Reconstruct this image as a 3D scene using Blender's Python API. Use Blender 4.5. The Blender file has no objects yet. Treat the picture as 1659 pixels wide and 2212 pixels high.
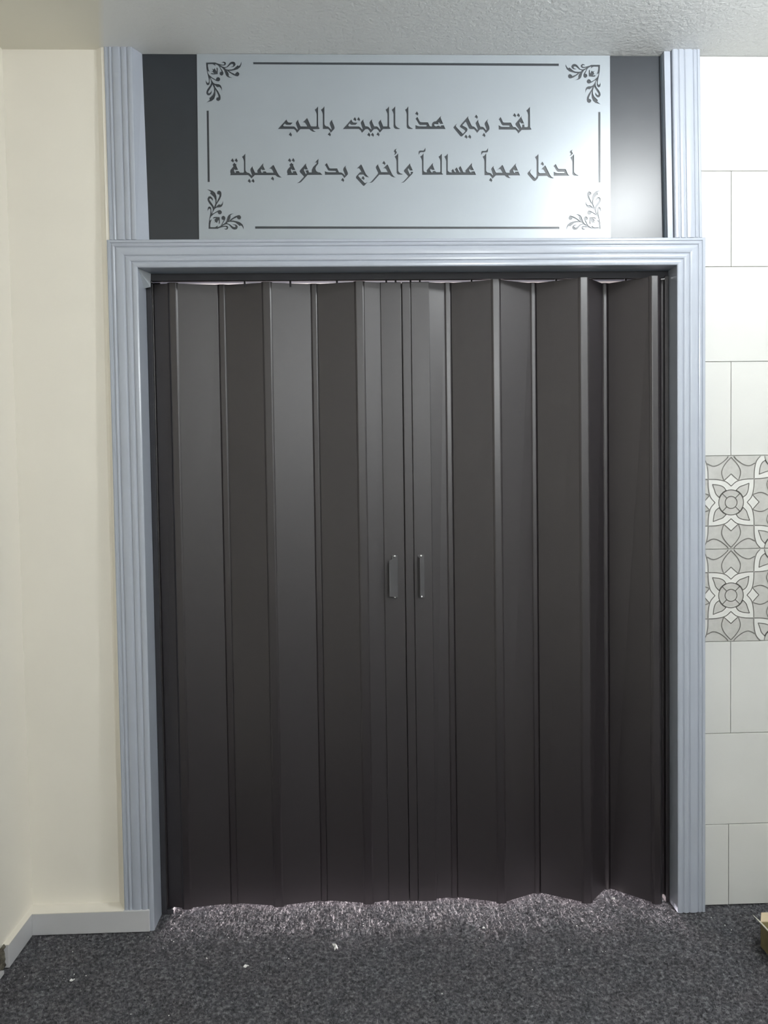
import bpy, bmesh, math, random
import numpy as np
from mathutils import Matrix, Vector

random.seed(7)
rng = np.random.default_rng(7)
scene = bpy.context.scene
COL = scene.collection

# ------------------------------------------------------------------ camera
W, H, FPX = 1659.0, 2212.0, 1725.0
CAM = np.array([-0.0848, -2.4862, 1.3957])
PITCH, YAW, ROLL = -0.03623, -0.03441, -0.01438
cp, sp, cy, sy, cr, sr = (math.cos(PITCH), math.sin(PITCH), math.cos(YAW), math.sin(YAW), math.cos(ROLL), math.sin(ROLL))
FWD = np.array([-sy * cp, cy * cp, sp])
_rt = np.array([cy, sy, 0.0])
_up = np.cross(_rt, FWD)
RT = cr * _rt + sr * _up
UP = -sr * _rt + cr * _up

cam_data = bpy.data.cameras.new('camera')
cam_data.sensor_fit = 'VERTICAL'
cam_data.sensor_height = 24.0
cam_data.lens = FPX / H * 24.0
cam_data.clip_start = 0.05
cam = bpy.data.objects.new('camera', cam_data)
COL.objects.link(cam)
cam.matrix_world = Matrix(((RT[0], UP[0], -FWD[0], CAM[0]), (RT[1], UP[1], -FWD[1], CAM[1]),
                           (RT[2], UP[2], -FWD[2], CAM[2]), (0, 0, 0, 1)))
scene.camera = cam

# ------------------------------------------------------------------ world, lights, exposure
world = bpy.data.worlds.new('world')
scene.world = world
world.use_nodes = True
world.node_tree.nodes['Background'].inputs['Color'].default_value = (0.6, 0.7, 0.8, 1)
world.node_tree.nodes['Background'].inputs['Strength'].default_value = 0.02
scene.view_settings.view_transform = 'Standard'
scene.view_settings.look = 'None'
scene.view_settings.exposure = 0.35
scene.view_settings.gamma = 1.0
scene.view_settings.use_curve_mapping = False

LAMP_POS = (1.14, -1.07, 2.60)       # bare globe lamp under the ceiling in front of the door wall
LAMP_POWER = 47.0
FILL_POS = (0.75, -3.15, 2.2)       # unseen fill lamp added behind the camera
FILL_POWER = 54.0
BACK_GLOW_POWER = 360.0                      # low area light behind the folding door, added for the carpet glow


def area_light(name, loc, rot, size, power, color, shape='DISK', size_y=None):
    d = bpy.data.lights.new(name, 'AREA')
    d.shape = shape
    d.size = size
    if size_y:
        d.size_y = size_y
    d.energy = power
    d.color = color
    o = bpy.data.objects.new(name, d)
    o.location = loc
    o.rotation_euler = rot
    COL.objects.link(o)
    return o


def globe_light(loc, power, soft):
    d = bpy.data.lights.new('lamp_or_fill_light', 'POINT')
    d.shadow_soft_size = soft
    d.energy = power
    d.color = (0.95, 0.985, 1.0)
    o = bpy.data.objects.new('lamp_or_fill_light', d)
    o.location = loc
    COL.objects.link(o)


globe_light(LAMP_POS, LAMP_POWER, 0.06)
globe_light(FILL_POS, FILL_POWER, 0.15)
globe_light((-0.25, 1.9, 2.35), 55.0, 0.10)     # added light behind the door, brightens the slit above the leaves
# unseen low area light, shaped to spill a glow under the leaves
area_light('added_back_light', (0.1, 3.34, 0.36), (math.radians(-90), 0, 0), 1.3, BACK_GLOW_POWER, (1.0, 0.88, 0.89), 'RECTANGLE', 0.6).data.spread = math.radians(52)

# ------------------------------------------------------------------ pixel helpers


def ray(x, y):
    return FWD + RT * (x - W / 2) / FPX - UP * (y - H / 2) / FPX


def onY(x, y, Y):
    d = ray(x, y)
    return CAM + d * (Y - CAM[1]) / d[1]


def onZ(x, y, Z):
    d = ray(x, y)
    return CAM + d * (Z - CAM[2]) / d[2]


# ------------------------------------------------------------------ materials
def principled(name):
    m = bpy.data.materials.new(name)
    m.use_nodes = True
    nt = m.node_tree
    return m, nt, nt.nodes['Principled BSDF']


def paint(name, col, rough=0.5, spec=0.5, metallic=0.0, noise=0.04, nscale=6.0, bump=0.0, bscale=200.0, coat=0.0, bdist=0.001):
    m, nt, b = principled(name)
    N, L = nt.nodes, nt.links
    tc = N.new('ShaderNodeTexCoord')
    n = N.new('ShaderNodeTexNoise')
    n.inputs['Scale'].default_value = nscale
    n.inputs['Detail'].default_value = 5
    L.new(tc.outputs['Object'], n.inputs['Vector'])
    r = N.new('ShaderNodeValToRGB')
    r.color_ramp.elements[0].position = 0.3
    r.color_ramp.elements[1].position = 0.7
    r.color_ramp.elements[0].color = tuple(c * (1 - noise) for c in col) + (1,)
    r.color_ramp.elements[1].color = tuple(min(1, c * (1 + noise)) for c in col) + (1,)
    L.new(n.outputs['Fac'], r.inputs['Fac'])
    L.new(r.outputs['Color'], b.inputs['Base Color'])
    b.inputs['Roughness'].default_value = rough
    b.inputs['Specular IOR Level'].default_value = spec
    b.inputs['Metallic'].default_value = metallic
    b.inputs['Coat Weight'].default_value = coat
    if bump:
        n2 = N.new('ShaderNodeTexNoise')
        n2.inputs['Scale'].default_value = bscale
        n2.inputs['Detail'].default_value = 4
        L.new(tc.outputs['Object'], n2.inputs['Vector'])
        bp = N.new('ShaderNodeBump')
        bp.inputs['Strength'].default_value = bump
        bp.inputs['Distance'].default_value = bdist
        L.new(n2.outputs['Fac'], bp.inputs['Height'])
        L.new(bp.outputs['Normal'], b.inputs['Normal'])
    return m


M = {}
M['cream'] = paint('cream_wall_paint', (0.77, 0.735, 0.655), 0.55, 0.35, noise=0.02, nscale=2.5, bump=0.06, bscale=260)
M['blue_trim'] = paint('blue_grey_enamel', (0.37, 0.40, 0.455), 0.22, 0.5, noise=0.02, nscale=9, bump=0.05, bscale=40, bdist=0.0006)
M['skirting'] = paint('grey_enamel_skirting', (0.52, 0.52, 0.53), 0.35, 0.45, noise=0.02, nscale=8, bump=0.08, bscale=90)
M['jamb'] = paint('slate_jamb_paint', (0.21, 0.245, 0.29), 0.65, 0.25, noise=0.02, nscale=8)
M['pvc'] = paint('dark_brown_pvc', (0.0165, 0.0130, 0.0148), 0.43, 0.74, noise=0.05, nscale=40, bump=0.02, bscale=500)
M['pvc_hinge'] = paint('dark_brown_pvc_hinge', (0.0165, 0.0130, 0.0148), 0.35, 0.74, noise=0.04, nscale=40)
M['pvc_handle'] = paint('grey_pvc_handle', (0.075, 0.073, 0.076), 0.45, 0.4, noise=0.04, nscale=60)
M['track'] = paint('dark_track', (0.035, 0.035, 0.04), 0.6, 0.25)
M['screw'] = paint('zinc_screw', (0.75, 0.75, 0.75), 0.25, 0.5, metallic=1.0)
M['sign_dark'] = paint('dark_slate_board', (0.019, 0.0235, 0.030), 0.36, 0.6, noise=0.05, nscale=14)
M['sign_inlay'] = paint('dark_slate_inlay', (0.028, 0.034, 0.040), 0.37, 0.65, noise=0.03, nscale=20)
M['sign_sheet'] = paint('silver_composite_sheet', (0.33, 0.365, 0.395), 0.37, 0.6, metallic=0.25, noise=0.015, nscale=10)
M['tile'] = paint('glazed_white_tile', (0.60, 0.60, 0.575), 0.28, 0.5, noise=0.02, nscale=5)
M['grout'] = paint('grey_grout', (0.40, 0.395, 0.38), 0.8, 0.3, noise=0.06, nscale=40)
M['tile_grey'] = paint('pale_grey_tile', (0.47, 0.465, 0.44), 0.3, 0.5, noise=0.05, nscale=60)
M['tile_white'] = paint('white_relief_glaze', (0.64, 0.64, 0.61), 0.25, 0.5, noise=0.02, nscale=30)
M['tile_line'] = paint('taupe_relief_line', (0.19, 0.185, 0.172), 0.45, 0.4, noise=0.08, nscale=80)
M['far_wall'] = paint('pinkish_white_wall', (0.62, 0.55, 0.54), 0.7, 0.3)
M['room_wall'] = paint('pale_wall', (0.78, 0.775, 0.75), 0.7, 0.3)
M['carton'] = paint('olive_carton', (0.20, 0.17, 0.085), 0.6, 0.3, noise=0.35, nscale=22)
M['carton_in'] = paint('carton_inside', (0.52, 0.43, 0.30), 0.8, 0.2, noise=0.08, nscale=15)
M['carton_edge'] = paint('carton_edge', (0.62, 0.60, 0.52), 0.8, 0.2)
M['scrap'] = paint('white_plaster_scrap', (0.75, 0.75, 0.73), 0.8, 0.2)
M['rough_plaster'] = paint('bare_rough_plaster', (0.13, 0.12, 0.095), 0.95, 0.1, noise=0.5, nscale=60, bump=0.9, bscale=90, bdist=0.01)
M['lamp_body'] = paint('white_lamp_body', (0.8, 0.8, 0.8), 0.4)
M['clear'] = paint('grey_corner_bracket', (0.42, 0.45, 0.48), 0.18, 0.6)


def ceiling_material():
    m, nt, b = principled('stucco_ceiling')
    N, L = nt.nodes, nt.links
    tc = N.new('ShaderNodeTexCoord')
    sep = N.new('ShaderNodeSeparateXYZ')
    L.new(tc.outputs['Object'], sep.inputs['Vector'])
    mr = N.new('ShaderNodeMapRange')      # smooth cream paint on the left strip, stucco on the rest
    mr.inputs['From Min'].default_value = -0.8414
    mr.inputs['From Max'].default_value = -0.8214
    edge = N.new('ShaderNodeMath')        # the paint edge runs slightly askew to the wall
    edge.operation = 'MULTIPLY_ADD'
    edge.inputs[1].default_value = 0.3039
    L.new(sep.outputs['Y'], edge.inputs[0])
    L.new(sep.outputs['X'], edge.inputs[2])
    L.new(edge.outputs['Value'], mr.inputs['Value'])
    mix = N.new('ShaderNodeMix')
    mix.data_type = 'RGBA'
    mix.inputs['A'].default_value = (0.76, 0.735, 0.64, 1)
    mix.inputs['B'].default_value = (0.76, 0.77, 0.765, 1)
    L.new(mr.outputs['Result'], mix.inputs['Factor'])
    L.new(mix.outputs['Result'], b.inputs['Base Color'])
    b.inputs['Roughness'].default_value = 0.5
    v = N.new('ShaderNodeTexNoise')
    v.inputs['Scale'].default_value = 62
    v.inputs['Detail'].default_value = 6
    v.inputs['Roughness'].default_value = 0.65
    L.new(tc.outputs['Object'], v.inputs['Vector'])
    mr2 = N.new('ShaderNodeMapRange')
    mr2.inputs['From Min'].default_value = -0.80
    mr2.inputs['From Max'].default_value = -0.15
    mr2.inputs['To Min'].default_value = 0.03
    L.new(sep.outputs['X'], mr2.inputs['Value'])
    mul = N.new('ShaderNodeMath')
    mul.operation = 'MULTIPLY'
    L.new(v.outputs['Fac'], mul.inputs[0])
    L.new(mr2.outputs['Result'], mul.inputs[1])
    bp = N.new('ShaderNodeBump')
    bp.inputs['Strength'].default_value = 1.0
    bp.inputs['Distance'].default_value = 0.012
    L.new(mul.outputs['Value'], bp.inputs['Height'])
    L.new(bp.outputs['Normal'], b.inputs['Normal'])
    return m


def carpet_material(name, k=1.0):
    m, nt, b = principled(name)
    N, L = nt.nodes, nt.links
    tc = N.new('ShaderNodeTexCoord')
    n1 = N.new('ShaderNodeTexNoise')
    n1.inputs['Scale'].default_value = 105
    n1.inputs['Detail'].default_value = 3
    n2 = N.new('ShaderNodeTexNoise')
    n2.inputs['Scale'].default_value = 9
    n2.inputs['Detail'].default_value = 2
    for n in (n1, n2):
        L.new(tc.outputs['Object'], n.inputs['Vector'])
    r1 = N.new('ShaderNodeValToRGB')
    e = r1.color_ramp.elements
    e[0].position, e[0].color = 0.30, (0.030 * k, 0.030 * k, 0.032 * k, 1)
    e[1].position, e[1].color = 0.78, (0.15 * k, 0.15 * k, 0.154 * k, 1)
    e2 = r1.color_ramp.elements.new(0.52)
    e2.color = (0.062 * k, 0.061 * k, 0.066 * k, 1)
    L.new(n1.outputs['Fac'], r1.inputs['Fac'])
    r2 = N.new('ShaderNodeValToRGB')
    r2.color_ramp.elements[0].color = (0.95, 1.0, 1.03, 1)
    r2.color_ramp.elements[1].color = (1.05, 1.0, 1.0, 1)
    L.new(n2.outputs['Fac'], r2.inputs['Fac'])
    mx = N.new('ShaderNodeMix')
    mx.data_type = 'RGBA'
    mx.blend_type = 'MULTIPLY'
    mx.inputs['Factor'].default_value = 1.0
    L.new(r1.outputs['Color'], mx.inputs['A'])
    L.new(r2.outputs['Color'], mx.inputs['B'])
    L.new(mx.outputs['Result'], b.inputs['Base Color'])
    b.inputs['Roughness'].default_value = 0.9
    b.inputs['Specular IOR Level'].default_value = 0.2
    return m


M['ceiling'] = ceiling_material()
M['carpet'] = carpet_material('charcoal_carpet', 1.45)
M['pile'] = carpet_material('charcoal_carpet_pile', 1.9)


# ------------------------------------------------------------------ mesh helpers
class MB:
    """collects geometry in world coordinates"""

    def __init__(s):
        s.v, s.f = [], []

    def quadgrid(s, rows):
        b = len(s.v)
        n = len(rows[0])
        for r in rows:
            s.v += [tuple(p) for p in r]
        for i in range(len(rows) - 1):
            for j in range(n - 1):
                s.f.append((b + i * n + j, b + i * n + j + 1, b + (i + 1) * n + j + 1, b + (i + 1) * n + j))
        return s

    def prism(s, bottom, top):
        """closed solid between two rings of equal length"""
        b = len(s.v)
        n = len(bottom)
        s.v += [tuple(p) for p in bottom] + [tuple(p) for p in top]
        s.f.append(tuple(b + i for i in range(n))[::-1])
        s.f.append(tuple(b + n + i for i in range(n)))
        for i in range(n):
            j = (i + 1) % n
            s.f.append((b + i, b + j, b + n + j, b + n + i))
        return s

    def box(s, x0, x1, y0, y1, z0, z1):
        return s.prism([(x0, y0, z0), (x1, y0, z0), (x1, y1, z0), (x0, y1, z0)],
                       [(x0, y0, z1), (x1, y0, z1), (x1, y1, z1), (x0, y1, z1)])

    def build(s, name, mat, parent=None, smooth=False, bevel=0.0, segs=2, origin=None):
        v = np.array(s.v, float)
        if parent is not None:
            off = np.array(world_loc(parent))
        elif origin is not None:
            off = np.array(origin, float)
        else:
            off = np.zeros(3)
        me = bpy.data.meshes.new(name)
        me.from_pydata([tuple(p) for p in v - off], [], s.f)
        bm = bmesh.new()
        bm.from_mesh(me)
        bmesh.ops.recalc_face_normals(bm, faces=bm.faces)
        if bevel:
            bmesh.ops.bevel(bm, geom=list(bm.edges), offset=bevel, segments=segs, affect='EDGES', profile=0.5, clamp_overlap=True)
        bm.to_mesh(me)
        bm.free()
        return link(name, me, mat, parent, off if parent is None else (0, 0, 0), smooth)


def world_loc(o):
    p = Vector((0, 0, 0))
    while o is not None:
        p = p + o.location
        o = o.parent
    return p


def link(name, me, mat, parent=None, loc=(0, 0, 0), smooth=False):
    me.materials.clear()
    if mat is not None:
        me.materials.append(M[mat])
    if smooth:
        me.polygons.foreach_set('use_smooth', [True] * len(me.polygons))
    o = bpy.data.objects.new(name, me)
    COL.objects.link(o)
    if parent is not None:
        o.parent = parent
    else:
        o.location = tuple(loc)
    return o


def empty(name, loc, parent=None):
    o = bpy.data.objects.new(name, None)
    o.empty_display_size = 0.05
    COL.objects.link(o)
    o.location = loc
    if parent is not None:
        o.parent = parent
    return o


def tag(o, label=None, cat=None, group=None, kind=None):
    if label:
        o['label'] = label
    if cat:
        o['category'] = cat
    if group:
        o['group'] = group
    if kind:
        o['kind'] = kind
    return o


def fill2d(name, polys, y0, y1, mat, parent):
    """polygons in the (x, z) plane, even-odd filled, extruded from y0 to y1"""
    cu = bpy.data.curves.new(name, 'CURVE')
    cu.dimensions = '2D'
    cu.fill_mode = 'BOTH'
    cu.extrude = abs(y1 - y0) / 2
    for p in polys:
        sp_ = cu.splines.new('POLY')
        sp_.points.add(len(p) - 1)
        for i, (x, z) in enumerate(p):
            sp_.points[i].co = (x, z, 0, 1)
        sp_.use_cyclic_u = True
    t = bpy.data.objects.new(name, cu)
    COL.objects.link(t)
    dg = bpy.context.evaluated_depsgraph_get()
    me = bpy.data.meshes.new_from_object(t.evaluated_get(dg))
    bpy.data.objects.remove(t)
    bpy.data.curves.remove(cu)
    me.name = name
    off = world_loc(parent)
    ym = (y0 + y1) / 2
    co = np.empty(len(me.vertices) * 3)
    me.vertices.foreach_get('co', co)
    co = co.reshape(-1, 3)
    out = np.stack([co[:, 0], ym - co[:, 2], co[:, 1]], 1) - np.array(off)
    me.vertices.foreach_set('co', out.ravel())
    me.update()
    return link(name, me, mat, parent)


# ------------------------------------------------------------------ dimensions (metres)
XL, XR = -0.7404, 0.9285          # opening between the casing legs
OL, OR = -0.8324, 1.0183          # outer edges of the casing
HB, HT = 2.0636, 2.1483           # underside / top of the casing head
HC = 2.724                        # ceiling
XW = -1.135                       # left wall
XE = 2.6                          # far right end of the room
YF = -3.7                         # wall behind the camera
YT = 0.040                        # tile face
YB = 0.22                         # back face of the door wall
YR = 3.4                          # far wall of the room behind

# ------------------------------------------------------------------ room shell
tag(MB().box(XW - 0.3, XE + 0.1, YF, YR, -0.08, -0.004).build('floor', 'carpet'), kind='structure')
tag(MB().box(XW - 0.2, XE + 0.1, YF, YR, HC, HC + 0.08).build('ceiling', 'ceiling'), kind='structure')
tag(MB().box(XW - 0.1, XW, YF, 0.2, 0.0, HC).build('wall_left', 'cream'), kind='structure')
tag(MB().box(XE, XE + 0.1, YF, YR, 0.0, HC).build('wall_right', 'room_wall'), kind='structure')
tag(MB().box(XW - 0.1, XE + 0.1, YF - 0.1, YF, 0.0, HC).build('wall_front', 'room_wall'), kind='structure')

mb = MB()
# left pier: slightly leaning plaster face, with a chamfered fillet up to the casing
yb_, yt_ = 0.050, 0.018
mb.prism([(XW, yb_, 0), (-0.862, yb_, 0), (-0.834, 0.004, 0), (XL - 0.02, 0.004, 0), (XL - 0.02, YB, 0), (XW, YB, 0)],
         [(XW, yt_, HC), (-0.853, yt_, HC), (-0.834, 0.004, HC), (XL - 0.02, 0.004, HC), (XL - 0.02, YB, HC), (XW, YB, HC)])
wb = mb.build('wall_back', 'cream')
tag(wb, kind='structure')
tag(MB().box(XL - 0.02, XR + 0.02, 0.05, YB, HB + 0.02, HC).build('wall_lintel', 'cream'), kind='structure')
wt = MB().box(XR + 0.02, XE, YT + 0.0055, YB, 0, HC).build('wall_tiled', 'grout')
tag(wt, kind='structure')

# room behind the folding door
tag(MB().box(XW - 0.3, XW - 0.2, YB, YR, 0, HC).build('wall_far_left', 'far_wall'), kind='structure')
tag(MB().box(XW - 0.3, XE + 0.1, YR, YR + 0.1, 0, HC).build('wall_far', 'far_wall'), kind='structure')

# ------------------------------------------------------------------ wall tiles (right of the door)
Z0 = 0.2675
XJ = 1.1185                       # vertical joint seen in every second course
G = 0.0009
TX0 = OR - 0.012


def tile(x0, x1, z0, z1, mat='tile'):
    return MB().box(x0 + G, x1 - G, YT, YT + 0.008, z0 + G, z1 - G).build('tile', mat, wt, bevel=0.0008, segs=1)


rows = [(0.0, Z0)] + [(Z0 + .3 * k, Z0 + .3 * (k + 1)) for k in range(7)] + [(Z0 + 2.1, HC)]
for k, (z0, z1) in enumerate(rows):
    if z1 - z0 < 0.01:
        continue
    if k in (4, 3):
        continue
    if k in (0, 2, 5, 7, 9):
        xs = [TX0, XJ + (-.006 if k == 0 else 0), XJ + .6, XJ + 1.2, XE]
    else:
        xs = [TX0, XJ + .3, XJ + .9, XE]
    for a, b in zip(xs[:-1], xs[1:]):
        tile(a, b, z0, z1)

# decorative band: two courses of floral relief tiles
U = 0.075
ZC = [Z0 + .3 * 3 + .15, Z0 + .3 * 2 + .15]


def bez(pts, n=5):
    """Catmull-Rom through points"""
    P = [np.array(p, float) for p in pts]
    P = [2 * P[0] - P[1]] + P + [2 * P[-1] - P[-2]]
    out = []
    for i in range(1, len(P) - 2):
        for t in np.linspace(0, 1, n, endpoint=False):
            a, b_, c, d = P[i - 1], P[i], P[i + 1], P[i + 2]
            out.append(0.5 * (2 * b_ + (c - a) * t + (2 * a - 5 * b_ + 4 * c - d) * t * t + (3 * b_ - a - 3 * c + d) * t ** 3))
    out.append(P[-2])
    return out


def rot4(pts):
    r = [[np.array(p, float) for p in pts]]
    for k in range(3):
        r.append([np.array((-p[1], p[0])) for p in r[-1]])
    return r


def mirx(pts):
    return [np.array((-p[0], p[1])) for p in pts]


lines_A, fills_A, lines_B, fills_B = [], [], [], []
arc = lambda r, a0=0, a1=360, n=32: [np.array((r * math.cos(math.radians(a0 + (a1 - a0) * i / n)), r * math.sin(math.radians(a0 + (a1 - a0) * i / n)))) for i in range(n + 1)]
petal_top = bez([(-0.98, 1.0), (-0.62, 0.985), (-0.25, 0.90), (0, 0.70)])
petal = petal_top + [np.array(p) for p in arc(0.54, 90, 180, 8)] + [np.array((-p[1], p[0])) * np.array((1, 1)) for p in []]
side = [np.array((-p[1], -p[0])) for p in petal_top][::-1]      # mirror across the diagonal
petal_poly = petal_top + arc(0.54, 90, 180, 8) + side
leaf = bez([(-0.81, 0.78), (-0.52, 0.74), (-0.33, 0.66), (-0.22, 0.52)]) + arc(0.56, 112, 158, 5) + bez([(-0.52, 0.22), (-0.66, 0.37), (-0.73, 0.56), (-0.81, 0.78)])
base_lines = [arc(0.54), arc(0.26)] + [[np.array((.26 * c, .26 * s_)), np.array((.54 * c, .54 * s_))] for c, s_ in [(.707, .707), (-.707, .707), (-.707, -.707), (.707, -.707)]]
for q in rot4(petal_poly):
    fills_A.append(q)
    fills_B.append(q)
for q in rot4(petal_top) + rot4(side):
    lines_A.append(q)
    lines_B.append(q)
leaves = rot4(leaf)
for q in leaves:
    lines_A.append(q)
    lines_B.append(q)
lines_A += base_lines
lines_B += base_lines
dia_l = bez([(-0.30, 0.95), (-0.15, 1.08), (0, 1.22)], 4)
diamond = bez([(0, 0.70), (-0.13, 0.84), (-0.30, 0.95)], 4) + dia_l + mirx(dia_l)[::-1] + mirx(bez([(0, 0.70), (-0.13, 0.84), (-0.30, 0.95)], 4))[::-1]
for q in rot4(diamond):
    fills_A.append(q)
for q in rot4(dia_l) + rot4(mirx(dia_l)):
    lines_A.append(q)
heart_l = bez([(-0.33, 0.96), (-0.41, 1.25), (-0.36, 1.48), (-0.2, 1.72), (0, 1.93)])
for q in rot4(heart_l) + rot4(mirx(heart_l)):
    lines_A.append(q)
heartB = bez([(-0.33, 0.96), (-0.44, 1.22), (-0.36, 1.5), (-0.15, 1.78), (-0.02, 1.88)])
for q in rot4(heartB) + rot4(mirx(heartB)):
    lines_B.append(q)


def clip_poly(poly, x0, x1, z0, z1):
    def cl(p, f, inter):
        out = []
        for i in range(len(p)):
            a, b_ = p[i - 1], p[i]
            fa, fb = f(a), f(b_)
            if fa != fb:
                out.append(inter(a, b_))
            if fb:
                out.append(b_)
        return out
    for ax, lim, sg in ((0, x0, 1), (0, x1, -1), (1, z0, 1), (1, z1, -1)):
        if len(poly) < 3:
            return []
        poly = cl(poly, lambda p: (p[ax] - lim) * sg >= 0,
                  lambda a, b_: a + (b_ - a) * ((lim - a[ax]) / (b_[ax] - a[ax] + 1e-12)))
    return poly


def decor_tile(x0, x1, z0, z1):
    t = tile(x0, x1, z0, z1, 'tile_grey')
    fm, lm, gm = MB(), MB(), MB()
    zc = (z0 + z1) / 2
    for i in range(-1, 6):
        for j in (-2, -1, 0, 1, 2):
            if (i + j) % 2:
                continue
            A = i % 2 == 0
            cx, cz = XJ + i * 2 * U, zc + j * 2 * U
            if j % 2 != i % 2:
                continue
            for q in (fills_A if A else fills_B):
                w = clip_poly([np.array((cx, cz)) + U * p for p in q], x0 + .003, x1 - .003, z0 + .003, z1 - .003)
                if len(w) >= 3:
                    b = len(fm.v)
                    fm.v += [(p[0], YT - 0.0006, p[1]) for p in w]
                    fm.f.append(tuple(range(b, b + len(w))))
            for q in leaves:
                w = clip_poly([np.array((cx, cz)) + U * p for p in q], x0 + .003, x1 - .003, z0 + .003, z1 - .003)
                if len(w) >= 3:
                    b = len(gm.v)
                    gm.v += [(p[0], YT - 0.0009, p[1]) for p in w]
                    gm.f.append(tuple(range(b, b + len(w))))
            for q in (lines_A if A else lines_B):
                P = [np.array((cx, cz)) + U * p for p in q]
                for a, b_ in zip(P[:-1], P[1:]):
                    d = b_ - a
                    l = np.linalg.norm(d)
                    if l < 1e-6:
                        continue
                    n = np.array((-d[1], d[0])) / l * 0.0015
                    e = d / l * 0.0004
                    w = clip_poly([a - e + n, b_ + e + n, b_ + e - n, a - e - n], x0 + .002, x1 - .002, z0 + .002, z1 - .002)
                    if len(w) >= 3:
                        k = len(lm.v)
                        lm.v += [(p[0], YT - 0.0012, p[1]) for p in w]
                        lm.f.append(tuple(range(k, k + len(w))))
    if fm.v:
        fm.build('petal_relief', 'tile_white', t)
    if gm.v:
        gm.build('leaf_relief', 'tile_grey', t)
    if lm.v:
        lm.build('relief_outline', 'tile_line', t)


for zc in ZC:
    for a, b in ((TX0, XJ + .3), (XJ + .3, XJ + .9), (XJ + .9, XE)):
        decor_tile(a, b, zc - .15, zc + .15)

# ------------------------------------------------------------------ casing (fluted), jamb lining, upper pilasters
PROF = [(0, -2.5), (.02, -.6), (.045, 0), (.10, 0), (.118, -2.6), (.148, -2.6), (.16, -1), (.18, .1), (.205, .4), (.23, -.2), (.245, -1.2), (.258, -3), (.275, -3),
        (.29, -1), (.33, .3), (.38, .9), (.43, 1), (.48, .8), (.53, .1), (.553, -1), (.568, -3), (.588, -3), (.602, -1.2), (.63, .2), (.69, .9), (.745, .2), (.772, -1.2),
        (.786, -3), (.803, -3), (.818, -1.2), (.85, .4), (.90, 1), (.95, .6), (.985, -.5), (1, -2.2)]


def prof_pt(t, h):
    return -h * 0.0010


def sweep(name, mat, parent, pa, pb, back):
    """pa(t), pb(t): the two end points (x, z) of the profile line at t (0 outer .. 1 inner)"""
    rows_ = [[], []]
    for r, fn in zip(rows_, (pa, pb)):
        x, z = fn(0)
        r.append((x, back, z))
        for t, h in PROF:
            x, z = fn(t)
            r.append((x, prof_pt(t, h), z))
        x, z = fn(1)
        r.append((x, back, z))
    m_ = MB()
    n = 24
    R0, R1 = np.array(rows_[0]), np.array(rows_[1])
    m_.prism(list(R0), list(R1))
    return m_.build(name, mat, parent)


lerp = lambda a, b, t: a + (b - a) * t
trim1 = tag(empty('trim_1', (0.5 * (XL + XR), 0.0, 0.0)), kind='structure')
zout = HT
sweep('casing_leg', 'blue_trim', trim1, lambda t: (lerp(OL, XL, t), 0.0), lambda t: (lerp(OL, XL, t), lerp(HT, HB, t)), 0.05)
sweep('casing_leg', 'blue_trim', trim1, lambda t: (lerp(OR, XR, t), 0.0), lambda t: (lerp(OR, XR, t), lerp(HT, HB, t)), 0.045)
sweep('casing_head', 'blue_trim', trim1, lambda t: (lerp(OL, XL, t), lerp(HT, HB, t)), lambda t: (lerp(OR, XR, t), lerp(HT, HB, t)), 0.05)
# jamb lining
MB().box(XL - 0.02, XL, 0.05, 0.20, 0, HB).build('jamb', 'blue_trim', trim1)
MB().box(XR, XR + 0.02, 0.045, 0.20, 0, HB).build('jamb', 'blue_trim', trim1)
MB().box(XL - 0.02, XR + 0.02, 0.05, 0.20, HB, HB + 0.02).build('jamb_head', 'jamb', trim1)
# little folded bracket in the upper left corner
a = onY(298, 580, 0.02)
m_ = MB().prism([(XL, 0.012, HB), (XL + .022, 0.07, HB), (XL, 0.07, HB - .004)], [(XL, 0.012, HB - .004), (XL + .020, 0.07, HB - .042), (XL, 0.07, HB - .046)])
m_.build('corner_bracket', 'clear', trim1)

YS = 0.037                        # face of the silver sheet
t2 = tag(empty('trim_2', (-0.78, 0.0, HT)), kind='structure')
sweep('pilaster', 'blue_trim', t2, lambda t: (lerp(-0.824, -0.741, t), HT), lambda t: (lerp(-0.826, -0.741, t), HC), 0.05)
MB().prism([(-0.742, 0.002, HT), (-0.713, YS + .003, HT), (-0.742, YS + .003, HT)], [(-0.742, 0.002, HC), (-0.721, YS + .003, HC), (-0.742, YS + .003, HC)]).build('pilaster_return', 'blue_trim', t2)
t3 = tag(empty('trim_3', (0.96, 0.0, HT)), kind='structure')
sweep('pilaster', 'blue_trim', t3, lambda t: (lerp(1.008, 0.922, t), HT), lambda t: (lerp(1.001, 0.914, t), HC), 0.045)
MB().prism([(0.9030, 0.012, HT), (0.9200, 0.012, HT), (0.9200, YS + .003, HT), (0.9030, YS + .003, HT)],
           [(0.8920, 0.012, HC), (0.9120, 0.012, HC), (0.9120, YS + .003, HC), (0.8920, YS + .003, HC)]).build('flat_batten', 'blue_trim', t3, bevel=0.001)
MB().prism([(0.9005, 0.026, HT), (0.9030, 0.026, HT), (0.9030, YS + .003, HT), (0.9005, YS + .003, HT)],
           [(0.8900, 0.026, HC - .004), (0.8920, 0.026, HC - .004), (0.8920, YS + .003, HC - .004), (0.8900, YS + .003, HC - .004)]).build('shadow_strip', 'jamb', t3)  # thin dark strip stands in for the shadow line beside the batten

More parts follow.
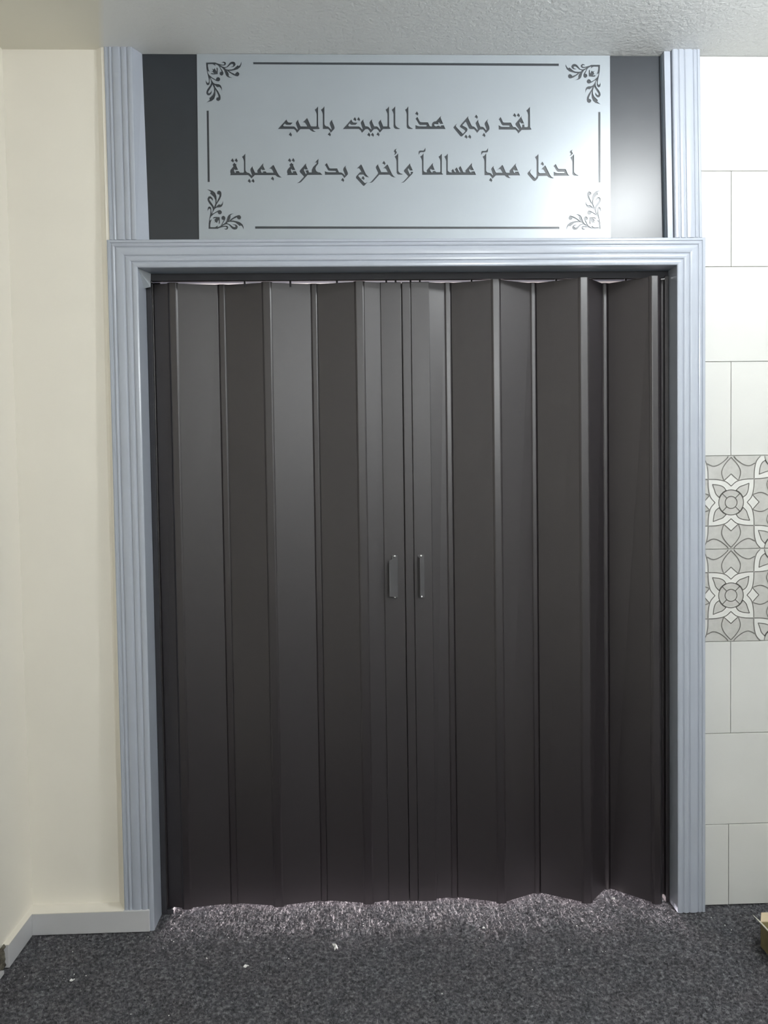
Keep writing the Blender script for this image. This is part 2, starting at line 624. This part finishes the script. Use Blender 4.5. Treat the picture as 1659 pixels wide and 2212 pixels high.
# ------------------------------------------------------------------ skirting boards
sk = tag(MB().box(XW, -0.7535, -0.006, 0.052, 0, 0.068).build('baseboard_back', 'skirting', bevel=0.0015), kind='structure')
MB().box(XW, -0.834, -0.0062, 0.052, 0.0672, 0.0692).build('ledge', 'cream', sk)
sl = tag(MB().box(XW, -1.116, -0.172, -0.0065, 0, 0.068).build('baseboard_left', 'skirting', bevel=0.0015), kind='structure')
MB().box(XW, -1.1158, -0.172, -0.0065, 0.0672, 0.0692).build('ledge', 'cream', sl)
# bare rough patch where the left skirting is broken off
m_ = MB()
rw = []
for j in range(9):
    r = []
    for i in range(13):
        y = -0.172 - 0.40 * i / 12
        z = 0.072 * j / 8
        r.append((XW + 0.004 + 0.008 * random.random() * (1 if 0 < j < 8 else .3), y, z))
    rw.append(r)
m_.quadgrid(rw)
tag(m_.build('trim_4', 'rough_plaster', smooth=True), kind='structure')
tag(MB().box(XW, XW + .016, -1.4, -0.20, 0, 0.010).build('trim_5', 'skirting'), kind='structure')

# ------------------------------------------------------------------ lettered sign above the door
S1, S12, S13, S14 = 16.59, 13.825, 12.76, 11.85


def P(s):
    v = [float(t) for t in s.replace(',', ' ').split()]
    return list(zip(v[0::2], v[1::2]))


DOT = [(0, 0), (55, 85), (25, 160), (5, 128), (-65, 90)]
WORDS = [
 # (x0, y0, scale, outlines, dots)
 [(1060, 225, S1, ["1402,100 1340,165 1272,222 1318,300 1338,385 1335,785 1310,820 1210,825 1205,735 1118,738 1130,780 1105,845 1080,810 1030,690 1040,630 1085,690 1195,690 1098,480 1110,420 1085,450 885,690 885,730 905,770 1015,910 1005,932 985,925 885,820 800,818 785,790 722,660 480,660 440,645 355,462 285,535 310,570 390,725 430,762 650,768 680,785 670,808 640,812 400,812 350,800 285,750 288,910 880,912 940,965 990,1050 1110,925 1400,920 1440,910 1462,885 1430,865 1408,835"],
   [(855, 320), (990, 318)])],
 [(970, 230, S1, ["1395,450 1365,520 1380,570 1440,720 1450,790 1430,850 1310,965 1290,910 1225,825 1110,825 1000,950 975,900 895,815 760,812 715,785 695,745 605,555 590,550 480,670 500,695 620,755 660,810 650,880 480,1060 440,1080 400,1060 150,755 175,715 290,600 245,680 250,725 490,980 575,890 565,850 410,750 385,710 410,660 690,345 682,410 700,450 810,690 840,715 890,722 935,755 1005,838 1025,830 1022,800 955,620 950,590 975,550 1050,470 1045,530 1055,570 1110,705 1125,725 1200,725 1245,755 1315,840 1340,845 1342,815 1275,640 1280,590 1300,555"],
   [(975, 290), (1250, 945), (607, 1005), (738, 1005)])],
 [(870, 225, S1, ["200,75 150,145 80,190 128,300 138,360 140,800 155,850 190,880 230,890 340,890 365,870 300,850 235,800 205,745 200,700",
   "1375,410 1195,610 1140,615 1085,640 1045,700 1045,795 985,800 965,780 905,650 650,645 610,625 525,450 455,520 490,565 560,690 590,730 620,745 840,745 860,765 845,795 600,797 540,790 455,745 455,892 1530,892 1470,755 1368,755 1375,790 1320,795 1300,770 1230,775 1215,800 1160,790 1128,755 1135,720 1165,710 1200,722 1265,722 1285,715 1270,670 1290,650 1310,665 1340,710 1450,708 1360,500 1358,470"],
   [(505, 258)])],
 [(800, 225, S1, ["890,70 835,145 765,192 815,300 830,360 832,790 848,845 890,880 920,890 1030,890 1062,870 1010,860 940,815 900,755 893,700"], []),
  (730, 225, S1, ["1826,75 1780,140 1706,190 1766,325 1773,380 1773,770 1751,797 1621,797 1545,600 1540,570 1548,540 1465,620 1450,670 1460,710 1525,890 1510,915 1430,820 1390,797 1300,797 1290,780 1218,600 1222,540 1140,620 1128,670 1140,710 1198,890 1190,910 1110,825 1060,797 990,797 975,780 905,600 910,540 825,630 815,670 825,710 885,890 870,905 790,820 745,797 400,795 370,765 380,740 425,690 445,725 490,742 630,742 705,660 550,655 510,620 480,542 460,565 165,892 745,890 800,930 862,1028 980,900 1060,892 1110,930 1170,1028 1290,900 1390,892 1440,930 1500,1022 1615,892 1846,890 1891,860 1851,835 1836,800"],
   [(605, 460), (740, 458), (1107, 1015), (1240, 1015), (1438, 1000)])],
 [(660, 225, S1, ["675,75 620,145 550,190 605,310 615,360 620,890 810,892 860,940 903,1028 1030,890 1042,850 1030,790 965,640 950,600 958,545 875,635 862,690 875,740 932,880 925,912 850,840 800,797 740,797 700,765 680,725 675,690"], [(855, 1000)]),
  (590, 225, S1, ["1608,85 1550,150 1488,190 1545,310 1558,360 1558,770 1530,797 1355,797 1345,775 1235,530 1212,500 1055,655 1110,648 1150,680 1210,770 1215,797 985,797 970,770 898,600 900,545 825,630 810,680 820,720 882,890 870,915 790,830 750,797 385,797 362,765 375,740 425,690 440,722 490,742 625,742 700,662 550,658 510,625 473,542 450,570 165,890 745,892 795,930 855,1030 975,895 1295,895 1350,945 1420,985 1500,995 1520,985 1460,955 1420,900 1640,892 1672,862 1635,835 1620,800 1612,700"],
   [(620, 1008)])],
 [(1170, 320, S1, ["1120,58 1060,70 1010,125 1010,155 1045,195 1045,215 998,282 1060,262 1115,205 1115,175 1075,125 1080,95",
   "1160,215 1100,285 1030,335 1080,430 1097,500 1100,930 1130,970 1180,988 1300,990 1325,978 1230,940 1175,890 1160,830",
   "502,568 420,642 460,680 530,800 570,840 600,848 800,850 825,870 810,895 560,895 500,885 432,848 432,990 960,990 1000,970 955,955 930,915 862,750 610,748 580,720"], []),
  (1110, 325, S1, ["900,95 850,165 755,235 805,330 812,390 815,920 770,1000 750,990 600,825 578,775 590,735 632,660 500,790 485,825 500,865 690,1080 740,1100 790,1075 860,990 880,915 1190,912 1240,960 1310,990 1410,1000 1420,985 1350,950 1290,870 1125,535 1110,545 978,675 1040,675 1080,715 1135,812 930,818 895,795 878,750 878,130"],
   [(1020, 400)])],
 [(1030, 315, S1, ["405,75 350,155 310,180 190,182 155,220 155,330 200,265 235,240 370,235 400,205",
   "335,270 290,330 205,388 255,480 270,560 275,1052 455,1052 510,1100 560,1180 680,1060 995,1060 1060,1120 1130,1150 1220,1155 1150,1115 1120,1060 1550,1060 1485,920 1365,925 1380,965 1340,970 1310,920 1305,870 1325,845 1365,888 1475,888 1395,720 1390,690 1405,620 1180,875 1170,910 1180,965 1050,965 1035,940 920,680 905,690 700,895 780,835 830,832 860,855 920,965 685,965 670,940 595,770 605,715 525,800 515,850 535,900 580,1050 565,1062 500,985 440,965 380,960 340,915 330,870"],
   [(497, 1145)])],
 [(860, 315, S1, ["980,65 940,130 910,165 775,168 735,205 735,330 775,255 810,230 920,228 975,195 980,165",
   "910,260 870,330 790,378 840,480 852,540 862,1040 1580,1035 1620,1012 1575,985 1565,940 1565,280 1510,340 1445,385 1500,490 1510,560 1512,920 1490,945 1360,945 1330,900 1235,905 1245,940 1190,950 1150,890 1150,855 1175,825 1210,862 1310,862 1240,690 1250,610 1040,850 1022,885 1030,945 960,945 925,910 910,875"], []),
  (950, 315, S1, ["285,275 240,335 160,382 215,490 228,550 232,1042 1300,1045 1240,912 1130,915 1145,945 1090,955 1050,880 1070,825 1110,875 1220,872 1145,720 1155,610 930,865 915,890 925,945 850,948 835,925 740,722 668,795 740,945 700,945 690,930 605,770 530,845 555,870 585,945 540,945 470,830 400,905 430,915 435,945 350,948 310,920 285,880"], [])],
 [(860, 315, S1, ["430,625 215,865 205,905 220,935 355,1085 340,1115 190,1280 100,1322 190,1315 250,1270 500,1015 530,975 535,930 445,930 460,975 430,1025 415,1010 350,870 350,835 375,805 420,885 525,885 435,690"], []),
  (760, 320, S12, ["1345,18 1290,35 1248,85 1285,140 1285,160 1250,200 1300,190 1342,140 1340,110 1312,70 1320,45",
   "1382,155 1340,205 1275,245 1320,330 1332,390 1338,730 1355,770 1395,790 1490,790 1520,775 1450,755 1400,710 1385,660",
   "1060,485 930,605 985,598 1020,625 1068,715 872,718 865,690 790,520 785,490 798,460 725,540 715,575 725,610 785,740 770,775 600,975 560,1015 500,1030 570,1035 630,1005 820,795 1125,795 1180,845 1240,868 1310,870 1245,835 1200,770 1075,500",
   "275,485 145,608 205,598 240,630 285,710 240,718 130,840 122,870 130,900 330,1115 355,1130 380,1115 470,1010 400,1048 380,1040 195,835 205,805 230,792 345,790 400,845 450,865 520,868 470,835 410,760 290,500"],
   [(960, 378), (335, 828)])],
 [(630, 325, S13, ["1490,415 1430,480 1418,530 1430,570 1475,680 1465,692 1420,640 1370,605 1305,603 1290,570 1255,495 1060,495 1035,480 968,345 910,400 940,430 1000,540 1030,560 1205,565 1225,580 1210,600 990,600 950,590 915,565 915,672 1380,670 1420,710 1450,765 1545,665 1552,630 1540,590 1485,460",
   "738,230 635,335 690,330 680,360 590,450 552,530 550,603 475,605 460,545 380,550 410,620 395,660 335,540 350,500 375,525 445,522 395,400 395,355 225,545 220,575 235,610 335,715 325,735 210,860 145,900 215,893 265,865 440,675 845,672 785,605 720,598 675,560 655,500 670,450 735,365"],
   [(1407, 750)]),
  (490, 325, S14, ["1652,312 1600,362 1620,410 1560,475 1540,520 1540,560 1555,605 1535,632 1812,628 1766,529 1687,532 1695,565 1660,570 1635,500 1650,470 1672,500 1752,500 1700,390 1700,336 1680,345"],
   [(1605, 195), (1700, 192)])],
 [(490, 325, S14, ["1188,368 1080,468 1125,465 1160,495 1195,568 1015,568 995,530 920,532 930,560 890,568 865,510 880,475 905,500 980,498 928,390 932,325 785,495 775,530 785,568 720,570 660,435 660,400 605,460 597,500 610,540 645,635 635,645 580,585 545,568 515,565 485,530 475,500 472,80 430,130 388,158 425,230 435,280 437,545 420,568 330,568 305,525 225,528 235,560 205,570 180,510 195,478 215,500 290,495 240,390 240,345 215,340 195,310 145,358 165,405 90,495 82,535 95,600 80,635 545,632 590,670 630,718 715,632 1240,632 1295,675 1345,693 1405,690 1350,655 1300,580 1205,385"],
   [(143, 200), (240, 197), (575, 725), (670, 720), (1170, 663)])],
]
ORN = ["190,188 450,188 480,205 600,240 660,250 690,242 705,225 690,202 655,195 618,203 650,175 690,163 730,180 750,220 738,260 705,278 640,278 590,268 640,300 700,320 760,310 790,280 850,200 890,172 940,165 990,182 1020,235 1010,275 970,312 900,320 865,312 930,295 955,270 945,240 910,235 870,255 800,320 720,350 740,375 800,390 900,385 960,365 1000,330 1080,265 1105,290 1150,250 1180,170 1182,240 1150,320 1080,380 1000,405 900,425 840,425 900,470 1005,520 1010,490 1050,458 1095,462 1122,500 1118,545 1085,582 1040,580 960,550 850,480 775,415 815,480 828,540 825,570 860,600 925,628 840,618 780,590 745,545 720,470 700,410 655,350 590,310 600,340 650,420 680,480 675,530 640,562 600,555 568,520 570,470 600,445 630,445 600,390 560,310 520,268 450,235 455,290 420,262 370,238 245,240 245,300 262,380 295,465 262,440 240,430 245,480 280,540 370,620 465,670 475,630 510,603 550,605 585,640 585,690 550,725 500,722 440,690 320,620 330,650 360,710 400,765 450,795 550,805 600,835 630,900 635,1000 610,920 570,880 510,890 470,860 425,820 450,890 540,1020 590,1120 600,1190 590,1250 540,1283 490,1265 470,1215 490,1175 540,1165 530,1110 450,945 455,1030 455,1120 420,1220 350,1280 205,1318 295,1250 290,1215 275,1200 310,1170 380,1100 415,1020 415,920 375,815 340,880 270,990 250,1030 265,1055 300,1050 330,1010 340,970 352,1030 330,1085 280,1125 225,1110 195,1050 205,990 240,920 310,830 335,760 325,690 300,630 292,690 295,760 280,815 240,835 205,810 188,750 190,680 205,730 235,768 262,755 270,720 262,640 225,480 200,350",
       "495,325 520,355 520,520 430,530 355,525 320,500 340,485 410,495 380,460 340,448 375,435 380,400 355,365 410,385 430,350 460,400 480,445 490,400 485,345"]


def w2(x, y):
    p = onY(x, y, YS)
    return (p[0], p[2])


def wpoly(x0, y0, s, pts):
    return [w2(x0 + a / s, y0 + b / s) for a, b in pts]


sign = tag(empty('lettered_sign', (0.09, YS, HT)), 'silver panel with cut-out Arabic calligraphy between two dark panels, above the folding door', 'sign')
all_holes = []
word_sets = []
for wd in WORDS:
    ps = []
    for (x0, y0, s, outs, dots) in wd:
        for o in outs:
            ps.append(wpoly(x0, y0, s, P(o)))
        for (dx, dy) in dots:
            k = s / S1
            ps.append(wpoly(x0, y0, s, [(dx + a * k, dy + b * k) for a, b in DOT]))
    word_sets.append(ps)
    all_holes += ps
tl = [wpoly(430, 120, S13, P(o)) for o in ORN]
ctl = w2(430 + 190 / S13, 120 + 188 / S13)
corners = [(ctl, 1, 1), (w2(1296.0, 140.3), -1, 1), (w2(450.3, 494.3), 1, -1), (w2(1297.0, 494.8), -1, -1)]
orn_sets = []
for (c, sx, sz) in corners:
    o = [[(c[0] + (x - ctl[0]) * sx * .985, c[1] + (z - ctl[1]) * sz * .975) for x, z in p] for p in tl]
    orn_sets.append(o)
    all_holes += o
bars = [[(547, 134), (1207, 137.5), (1207, 142.7), (547, 138.8)], [(551, 489), (1208, 490.2), (1208, 494.6), (551, 494)],
        [(446.2, 239), (450.8, 239), (453, 393), (448.4, 393)], [(1292.2, 242), (1296.6, 242), (1296.6, 394.3), (1292.2, 394.3)]]
bar_sets = [[w2(*p) for p in b] for b in bars]
all_holes += bar_sets
sheet = [w2(425, 113), w2(1317.5, 119), w2(1319, 511.5), w2(430, 514)]
sheet = [(sheet[0][0], HC - .001), (sheet[1][0], HC - .001), (sheet[2][0], HT - .001), (sheet[3][0], HT - .001)]
fill2d('face_sheet', [sheet] + all_holes, YS, YS + 0.003, 'sign_sheet', sign)
tag(MB().box(-0.742, 0.922, YS + 0.003, YS + 0.012, HT - .001, HC - .001).build('backing_board', 'sign_dark', sign), 'dark slate board showing at both ends')
for ps in word_sets:
    fill2d('word', ps, YS + 0.0022, YS + 0.003, 'sign_inlay', sign)
for o in orn_sets:
    fill2d('corner_ornament', o, YS + 0.0022, YS + 0.003, 'sign_inlay', sign)
for b in bar_sets:
    fill2d('border_bar', [b], YS + 0.0022, YS + 0.003, 'sign_inlay', sign)

# ------------------------------------------------------------------ folding door
ZB, ZTOP = 0.020, 2.0385
track = tag(empty('door_track', (0.094, 0.09, 2.046)), 'dark overhead rail along the top of the door opening', 'rail', kind='structure')
MB().box(XL, XR, 0.080, 0.121, 2.0540, HB).build('rail', 'track', track)
MB().box(XL, XR, 0.073, 0.080, 2.0415, HB).build('rail_front', 'track', track)
MB().box(XL, XR, 0.117, 0.121, 2.0492, 2.0508).build('rail_lip', 'track', track)


def door_pt(x, ytop, ybot):
    """front surface point of the door at its top and bottom"""
    return np.array((x, ytop)), np.array((x, ybot))


def yfromtop(y):
    return 0.060 + (y - 602.0) * 0.0066


def node(xa, xb, pxx, ytop_px, ybot_px):
    yt = yfromtop(ytop_px)
    yb = onZ(pxx, ybot_px, ZB)[1]
    y = 0.5 * (yt + yb)
    return dict(xa=xa, xb=xb, yt=0.35 * yt + 0.65 * y, yb=0.35 * yb + 0.65 * y)


def slab(name, mat, parent, x0, y0t, y0b, x1, y1t, y1b, th, z0, z1, inset=0.0, bevel=0.0012):
    """upright slab whose front edge runs (x0,y0)->(x1,y1), going th deep"""
    def ring(ya, yb, z):
        d = np.array((x1 - x0, yb - ya))
        l = np.linalg.norm(d)
        d /= l
        n = np.array((-d[1], d[0]))
        a = np.array((x0, ya)) + d * inset
        b = np.array((x1, yb)) - d * inset
        return [(*a, z), (*b, z), (*(b + n * th), z), (*(a + n * th), z)]
    m_ = MB()
    m_.prism(ring(y0b, y1b, z0), ring(y0t, y1t, z1))
    return m_.build(name, mat, parent, bevel=bevel, segs=2)


left_nodes = [node(-.6701, -.6435, 410, 607.5, 1962), node(-.5177, -.4954, 515, 611, 1953), node(-.3735, -.3452, 600, 607, 1957),
              node(-.2209, -.2007, 705, 610, 1946), node(-.0790, -.0505, 795, 606.5, 1951)]
right_nodes = [node(.2108, .2310, 990, 610, 1939.5), node(.3570, .3832, 1078, 604.8, 1951), node(.4917, .5096, 1165, 610.7, 1929),
               node(.634, .6625, 1255, 602, 1951), node(.733, .7487, 1315, 612, 1919), node(.859, .885, 1400, 601, 1954.5)]

d1 = tag(empty('door_1', (-0.33, 0.10, 0.0)), 'left leaf of the dark brown accordion door, nearly flat folds', 'door', kind='structure')
d2 = tag(empty('door_2', (0.50, 0.10, 0.0)), 'right leaf of the dark brown accordion door, deeper folds', 'door', kind='structure')
print('NODES', [(round(n['xa'], 3), round(n['yt'], 3), round(n['yb'], 3)) for n in left_nodes + right_nodes])


def hinge(n, parent, back):
    # slim rounded hinge strip between two panels
    xa, xb = n['xa'], n['xb']
    off = 0.0015 if back else -0.0035
    def ring(y, z):
        w = xb - xa
        k = 0.004
        y += off
        return [(xa - .0045, y + .011, z), (xa - .0045, y + .006, z), (xa + .0008, y + .0015, z), (xa + k, y, z), (xb - k, y, z), (xb - .0008, y + .0015, z), (xb + .0045, y + .006, z), (xb + .0045, y + .011, z)]
    def ring_back(y, z):
        k = 0.004
        return [(xa - .009, y + .018, z), (xa - .009, y + .006, z), (xa + .0008, y + .003, z), (xa + k, y + .0015, z), (xb - k, y + .0015, z), (xb - .0008, y + .003, z), (xb + .009, y + .006, z), (xb + .009, y + .018, z)]
    if back:
        ring = ring_back
    m_ = MB()
    m_.prism(ring(n['yb'], ZB - .004), ring(n['yt'], ZTOP + .002))
    m_.build('hinge_strip', 'pvc_hinge', parent, bevel=0.0006, segs=1)


def leaf_panels(nodes, parent, start, end):
    """start/end: (x, ytop, ybot) of the outermost edges"""
    edges = [start] + sum([[(n['xa'], n['yt'], n['yb']), (n['xb'], n['yt'], n['yb'])] for n in nodes], []) + [end]
    for i in range(0, len(edges), 2):
        a, b = edges[i], edges[i + 1]
        slab('panel', 'pvc', parent, a[0], a[1], a[2], b[0], b[1], b[2], 0.007, ZB, ZTOP, inset=0.0008)


leaf_panels(left_nodes, d1, (-0.7196, 0.103, 0.103), (0.0065, 0.098, 0.098))
for i, n in enumerate(left_nodes):
    hinge(n, d1, i % 2 == 1)
leaf_panels(right_nodes, d2, (0.1560, 0.098, 0.098), (0.9110, 0.085, 0.085))
for i, n in enumerate(right_nodes):
    hinge(n, d2, i % 2 == 0)

# lead posts where the leaves meet
MB().box(0.0020, 0.0692, 0.094, 0.112, ZB - .003, ZTOP).build('lead_post', 'pvc', d1, bevel=0.002)
MB().box(0.0620, 0.0780, 0.1125, 0.116, ZB - .003, ZTOP).build('closing_lip', 'pvc_hinge', d1)
MB().box(0.0706, 0.0995, 0.092, 0.112, ZB - .003, ZTOP).build('lead_post', 'pvc', d2, bevel=0.003)
MB().box(0.0995, 0.1590, 0.0905, 0.112, ZB - .003, ZTOP).build('lead_post', 'pvc', d2, bevel=0.002)
# wall posts
MB().box(XL + .0005, -0.7235, 0.092, 0.135, 0.0, 2.0470).build('wall_post', 'track', d1, bevel=0.002)
MB().box(-0.7232, -0.7015, 0.118, 0.135, 0.0, 2.0470).build('wall_post', 'track', d1, bevel=0.002)
MB().box(-0.7232, -0.7015, 0.093, 0.1175, 0.0, 0.0155).build('post_foot', 'track', d1, bevel=0.001)
MB().box(-0.7255, -0.7200, 0.098, 0.112, ZB, ZTOP).build('edge_bead', 'pvc_hinge', d1, bevel=0.001)
MB().box(0.9150, XR - .0005, 0.066, 0.130, 0.0, 2.0470).build('wall_post', 'pvc', d2, bevel=0.002)
MB().box(0.9085, 0.9160, 0.080, 0.112, ZB, ZTOP).build('edge_bead', 'pvc_hinge', d2, bevel=0.001)
# runners hanging from the rail
for x, par in [(-.43, d1), (-.285, d1), (-.136, d1), (.022, d1), (.052, d1), (.100, d2), (.130, d2), (.297, d2), (.572, d2), (.688, d2), (.80, d2), (.84, d2)]:
    MB().box(x - .003, x + .003, 0.100, 0.108, ZTOP - .012, 2.0545).build('runner', 'track', par)

# ------------------------------------------------------------------ door handles


def cyl(name, mat, parent, c, r, y0, y1, n=12, dome=0.0):
    m_ = MB()
    a = [(c[0] + r * math.cos(2 * math.pi * i / n), y1, c[1] + r * math.sin(2 * math.pi * i / n)) for i in range(n)]
    b = [(c[0] + r * math.cos(2 * math.pi * i / n), y0 + dome * .4, c[1] + r * math.sin(2 * math.pi * i / n)) for i in range(n)]
    m_.prism(a, b)
    if dome:
        d = [(c[0] + .6 * r * math.cos(2 * math.pi * i / n), y0, c[1] + .6 * r * math.sin(2 * math.pi * i / n)) for i in range(n)]
        m_.prism(b, d)
    return m_.build(name, mat, parent, smooth=False)


def handle(parent, yf, base, root, tip, zt, zb):
    h = empty('handle', (base[0] - world_loc(parent)[0], yf - world_loc(parent)[1], zb - world_loc(parent)[2]), parent)
    return h


def make_handle(parent, yf, bx0, bx1, xroot, xtip, zt, zb, z_in):
    # base strip as the handle part, wing and screws under it
    h = MB().box(bx0, bx1, yf - 0.003, yf, zb, zt).build('handle', 'pvc_handle', parent, bevel=0.001, segs=1)
    m_ = MB()
    t = 0.0022 if xtip < xroot else -0.0022
    out = 0.024
    a = [(xroot, yf - .003, zb + .003), (xroot, yf - .003, zt - .006), (xtip, yf - out, zt - .006 - z_in), (xtip, yf - out, zb + .003 + z_in * .55)]
    b = [(x + t, y, z) for x, y, z in a]
    m_.prism(a, b)
    tag(m_.build('grip', 'pvc_handle', h), 'angled grey plastic grip')
    xc = 0.5 * (bx0 + bx1)
    for z in (zt - .004, zb + .004):
        cyl('screw', 'screw', h, (xc, z), 0.0033, yf - .0065, yf - .002, dome=0.002)
    return h


make_handle(d1, 0.094, 0.0265, 0.0460, 0.0425, 0.0170, 1.1625, 1.0215, .011)
make_handle(d2, 0.0905, 0.1105, 0.1325, 0.1120, 0.1185, 1.1625, 1.0215, .003)

# ------------------------------------------------------------------ carpet pile and crumbs
def carpet_pile(n, x0, x1, y0, y1, name):
    x = rng.uniform(x0, x1, n)
    y = rng.uniform(y0, y1, n)
    a = rng.uniform(0, 2 * np.pi, n)
    lean = rng.uniform(0, 2 * np.pi, n)
    L = rng.uniform(0.003, 0.0095, n)
    hgt = rng.uniform(0.0015, 0.0065, n)
    wd = rng.uniform(0.0008, 0.0018, n)
    v = np.empty((n, 3, 3))
    v[:, 0] = np.stack([x - np.cos(a) * wd, y - np.sin(a) * wd, np.full(n, -.004)], 1)
    v[:, 1] = np.stack([x + np.cos(a) * wd, y + np.sin(a) * wd, np.full(n, -.004)], 1)
    v[:, 2] = np.stack([x + np.cos(lean) * L * .8, y + np.sin(lean) * L * .8, -.004 + hgt], 1)
    me = bpy.data.meshes.new(name)
    me.vertices.add(3 * n)
    me.vertices.foreach_set('co', v.ravel())
    me.loops.add(3 * n)
    me.loops.foreach_set('vertex_index', np.arange(3 * n, dtype=np.int32))
    me.polygons.add(n)
    me.polygons.foreach_set('loop_start', np.arange(0, 3 * n, 3, dtype=np.int32))
    me.update(calc_edges=True)
    return link(name, me, 'pile')


pile = carpet_pile(330000, -1.12, 1.75, -0.95, 0.30, 'carpet_pile')
tag(pile, 'short charcoal carpet pile on the floor in front of the door', 'carpet', kind='stuff')


def scrap(pts, px_, py_, mm, label, name='paper_scrap', hz=0.003):
    c = onZ(px_, py_, 0.004)
    m_ = MB()
    bot = [(c[0] + a * mm, c[1] + b * mm, 0.007 + 0.002 * math.sin(i * 2.1)) for i, (a, b) in enumerate(pts)]
    top = [(x, y, z + hz) for x, y, z in bot]
    m_.prism(bot, top)
    return tag(m_.build(name, 'scrap', origin=(c[0], c[1], 0.003)), label, 'scrap', 'white scraps lying on the carpet')


scrap([(-5, 9), (2, 6), (6, -3), (6, -9), (3, -6), (0, -10), (-1, -5), (2, -2), (-3, 4)], 723, 2048, .0016, 'curled white paper scrap on the carpet below the left leaf, largest of the scraps')
scrap([(-6, -2), (-3, 2), (2, 3), (6, 1), (3, -1), (-1, -3)], 532, 2090, .0013, 'small white plaster flake on the carpet left of the curled paper scrap')
scrap([(-5, -3), (-2, 1), (2, 1), (5, 3), (4, 0), (0, -2)], 156, 2120, .0012, 'thin white sliver on the carpet near the left skirting corner')
scrap([(-4, -1), (0, 2), (4, 1), (2, -2)], 1045, 2007, .0011, 'tiny white chip on the carpet in front of the right leaf')
scrap([(-4, 1), (4, -1), (4, -3), (-3, -1)], 1325, 1943, .0012, 'tiny white sliver under the deepest fold of the door')
m_ = MB()
spots = [(157, 2057), (252, 2066), (640, 1982), (1536, 1983), (1246, 2001), (1090, 1985), (320, 2025), (375, 2035), (955, 2148), (283, 2192), (438, 2023), (447, 2072), (535, 2026), (624, 2072),
         (160, 2106), (186, 2109), (53, 2111), (800, 2002), (785, 2001), (835, 2048), (1036, 2027), (1308, 2056), (1302, 2057), (1150, 2096), (365, 2195), (1117, 1988), (371, 2032), (446, 2071), (1229, 2053), (505, 2060), (1580, 2010), (1566, 2000)]
for (a, b) in spots:
    c = onZ(a, b, 0.004)
    r = random.uniform(.0008, .0016)
    th = random.uniform(0, 6)
    ring = [(c[0] + r * random.uniform(.7, 1.4) * math.cos(th + k * 2 * math.pi / 5), c[1] + r * random.uniform(.7, 1.4) * math.sin(th + k * 2 * math.pi / 5), 0.0048) for k in range(5)]
    m_.prism(ring, [(x, y, z + r * 1.4) for x, y, z in ring])
tag(m_.build('plaster_crumbs', 'scrap'), 'tiny white plaster crumbs scattered over the carpet', 'crumbs', kind='stuff')

# ------------------------------------------------------------------ carton at the right edge
bx, by, bh = 1.094, -0.203, 0.078
box = tag(empty('cardboard_box', (bx + .15, by - .19, 0.0048)), 'low open olive cardboard box on the carpet at the right edge of the picture', 'box')
bx1, by0 = bx + .30, by - .38
T = .003
MB().box(bx, bx1, by0, by, 0.0048, 0.008).build('bottom', 'carton', box)
MB().box(bx, bx + T, by0, by, 0.008, bh).build('side_wall', 'carton', box)
MB().box(bx1 - T, bx1, by0, by, 0.008, bh).build('side_wall', 'carton', box)
MB().box(bx + T, bx1 - T, by - T, by, 0.008, bh).build('side_wall', 'carton', box)
MB().box(bx + T, bx1 - T, by0, by0 + T, 0.008, bh).build('side_wall', 'carton', box)


def flap(p0, p1, dx, dy, dz, mat):
    a, b = np.array(p0), np.array(p1)
    d = np.array((dx, dy, dz))
    n = np.array((0, 0, .0022))
    MB().prism([a, b, b + d, a + d], [a + n, b + n, b + d + n, a + d + n]).build('flap', mat, box)


flap((bx, by0, bh), (bx, by, bh), -.022, .004, .020, 'carton_edge')
flap((bx, by, bh), (bx1, by, bh), 0.01, .016, .018, 'carton_in')
flap((bx1, by0, bh), (bx1, by, bh), .07, 0, .02, 'carton_in')
flap((bx, by0, bh), (bx1, by0, bh), 0, -.05, .02, 'carton_in')

# ------------------------------------------------------------------ ceiling lamp holders, one for the added fill lamp (above and behind the camera's view)


def ceiling_lamp(pos, label):
    e = tag(empty('ceiling_lamp', (pos[0], pos[1], HC)), label, 'lamp', 'ceiling lamp holders')
    n = 20
    ring = lambda r, z: [(pos[0] + r * math.cos(2 * math.pi * i / n), pos[1] + r * math.sin(2 * math.pi * i / n), z) for i in range(n)]
    MB().prism(ring(.045, HC - .015), ring(.05, HC)).build('ceiling_rose', 'lamp_body', e)
    MB().prism(ring(.02, pos[2] + .16), ring(.024, HC - .015)).build('lamp_holder', 'lamp_body', e)


ceiling_lamp(LAMP_POS, 'white globe lamp holder on the ceiling nearest the tiled wall')
ceiling_lamp(FILL_POS, 'white holder on the ceiling for the added fill lamp behind the camera')
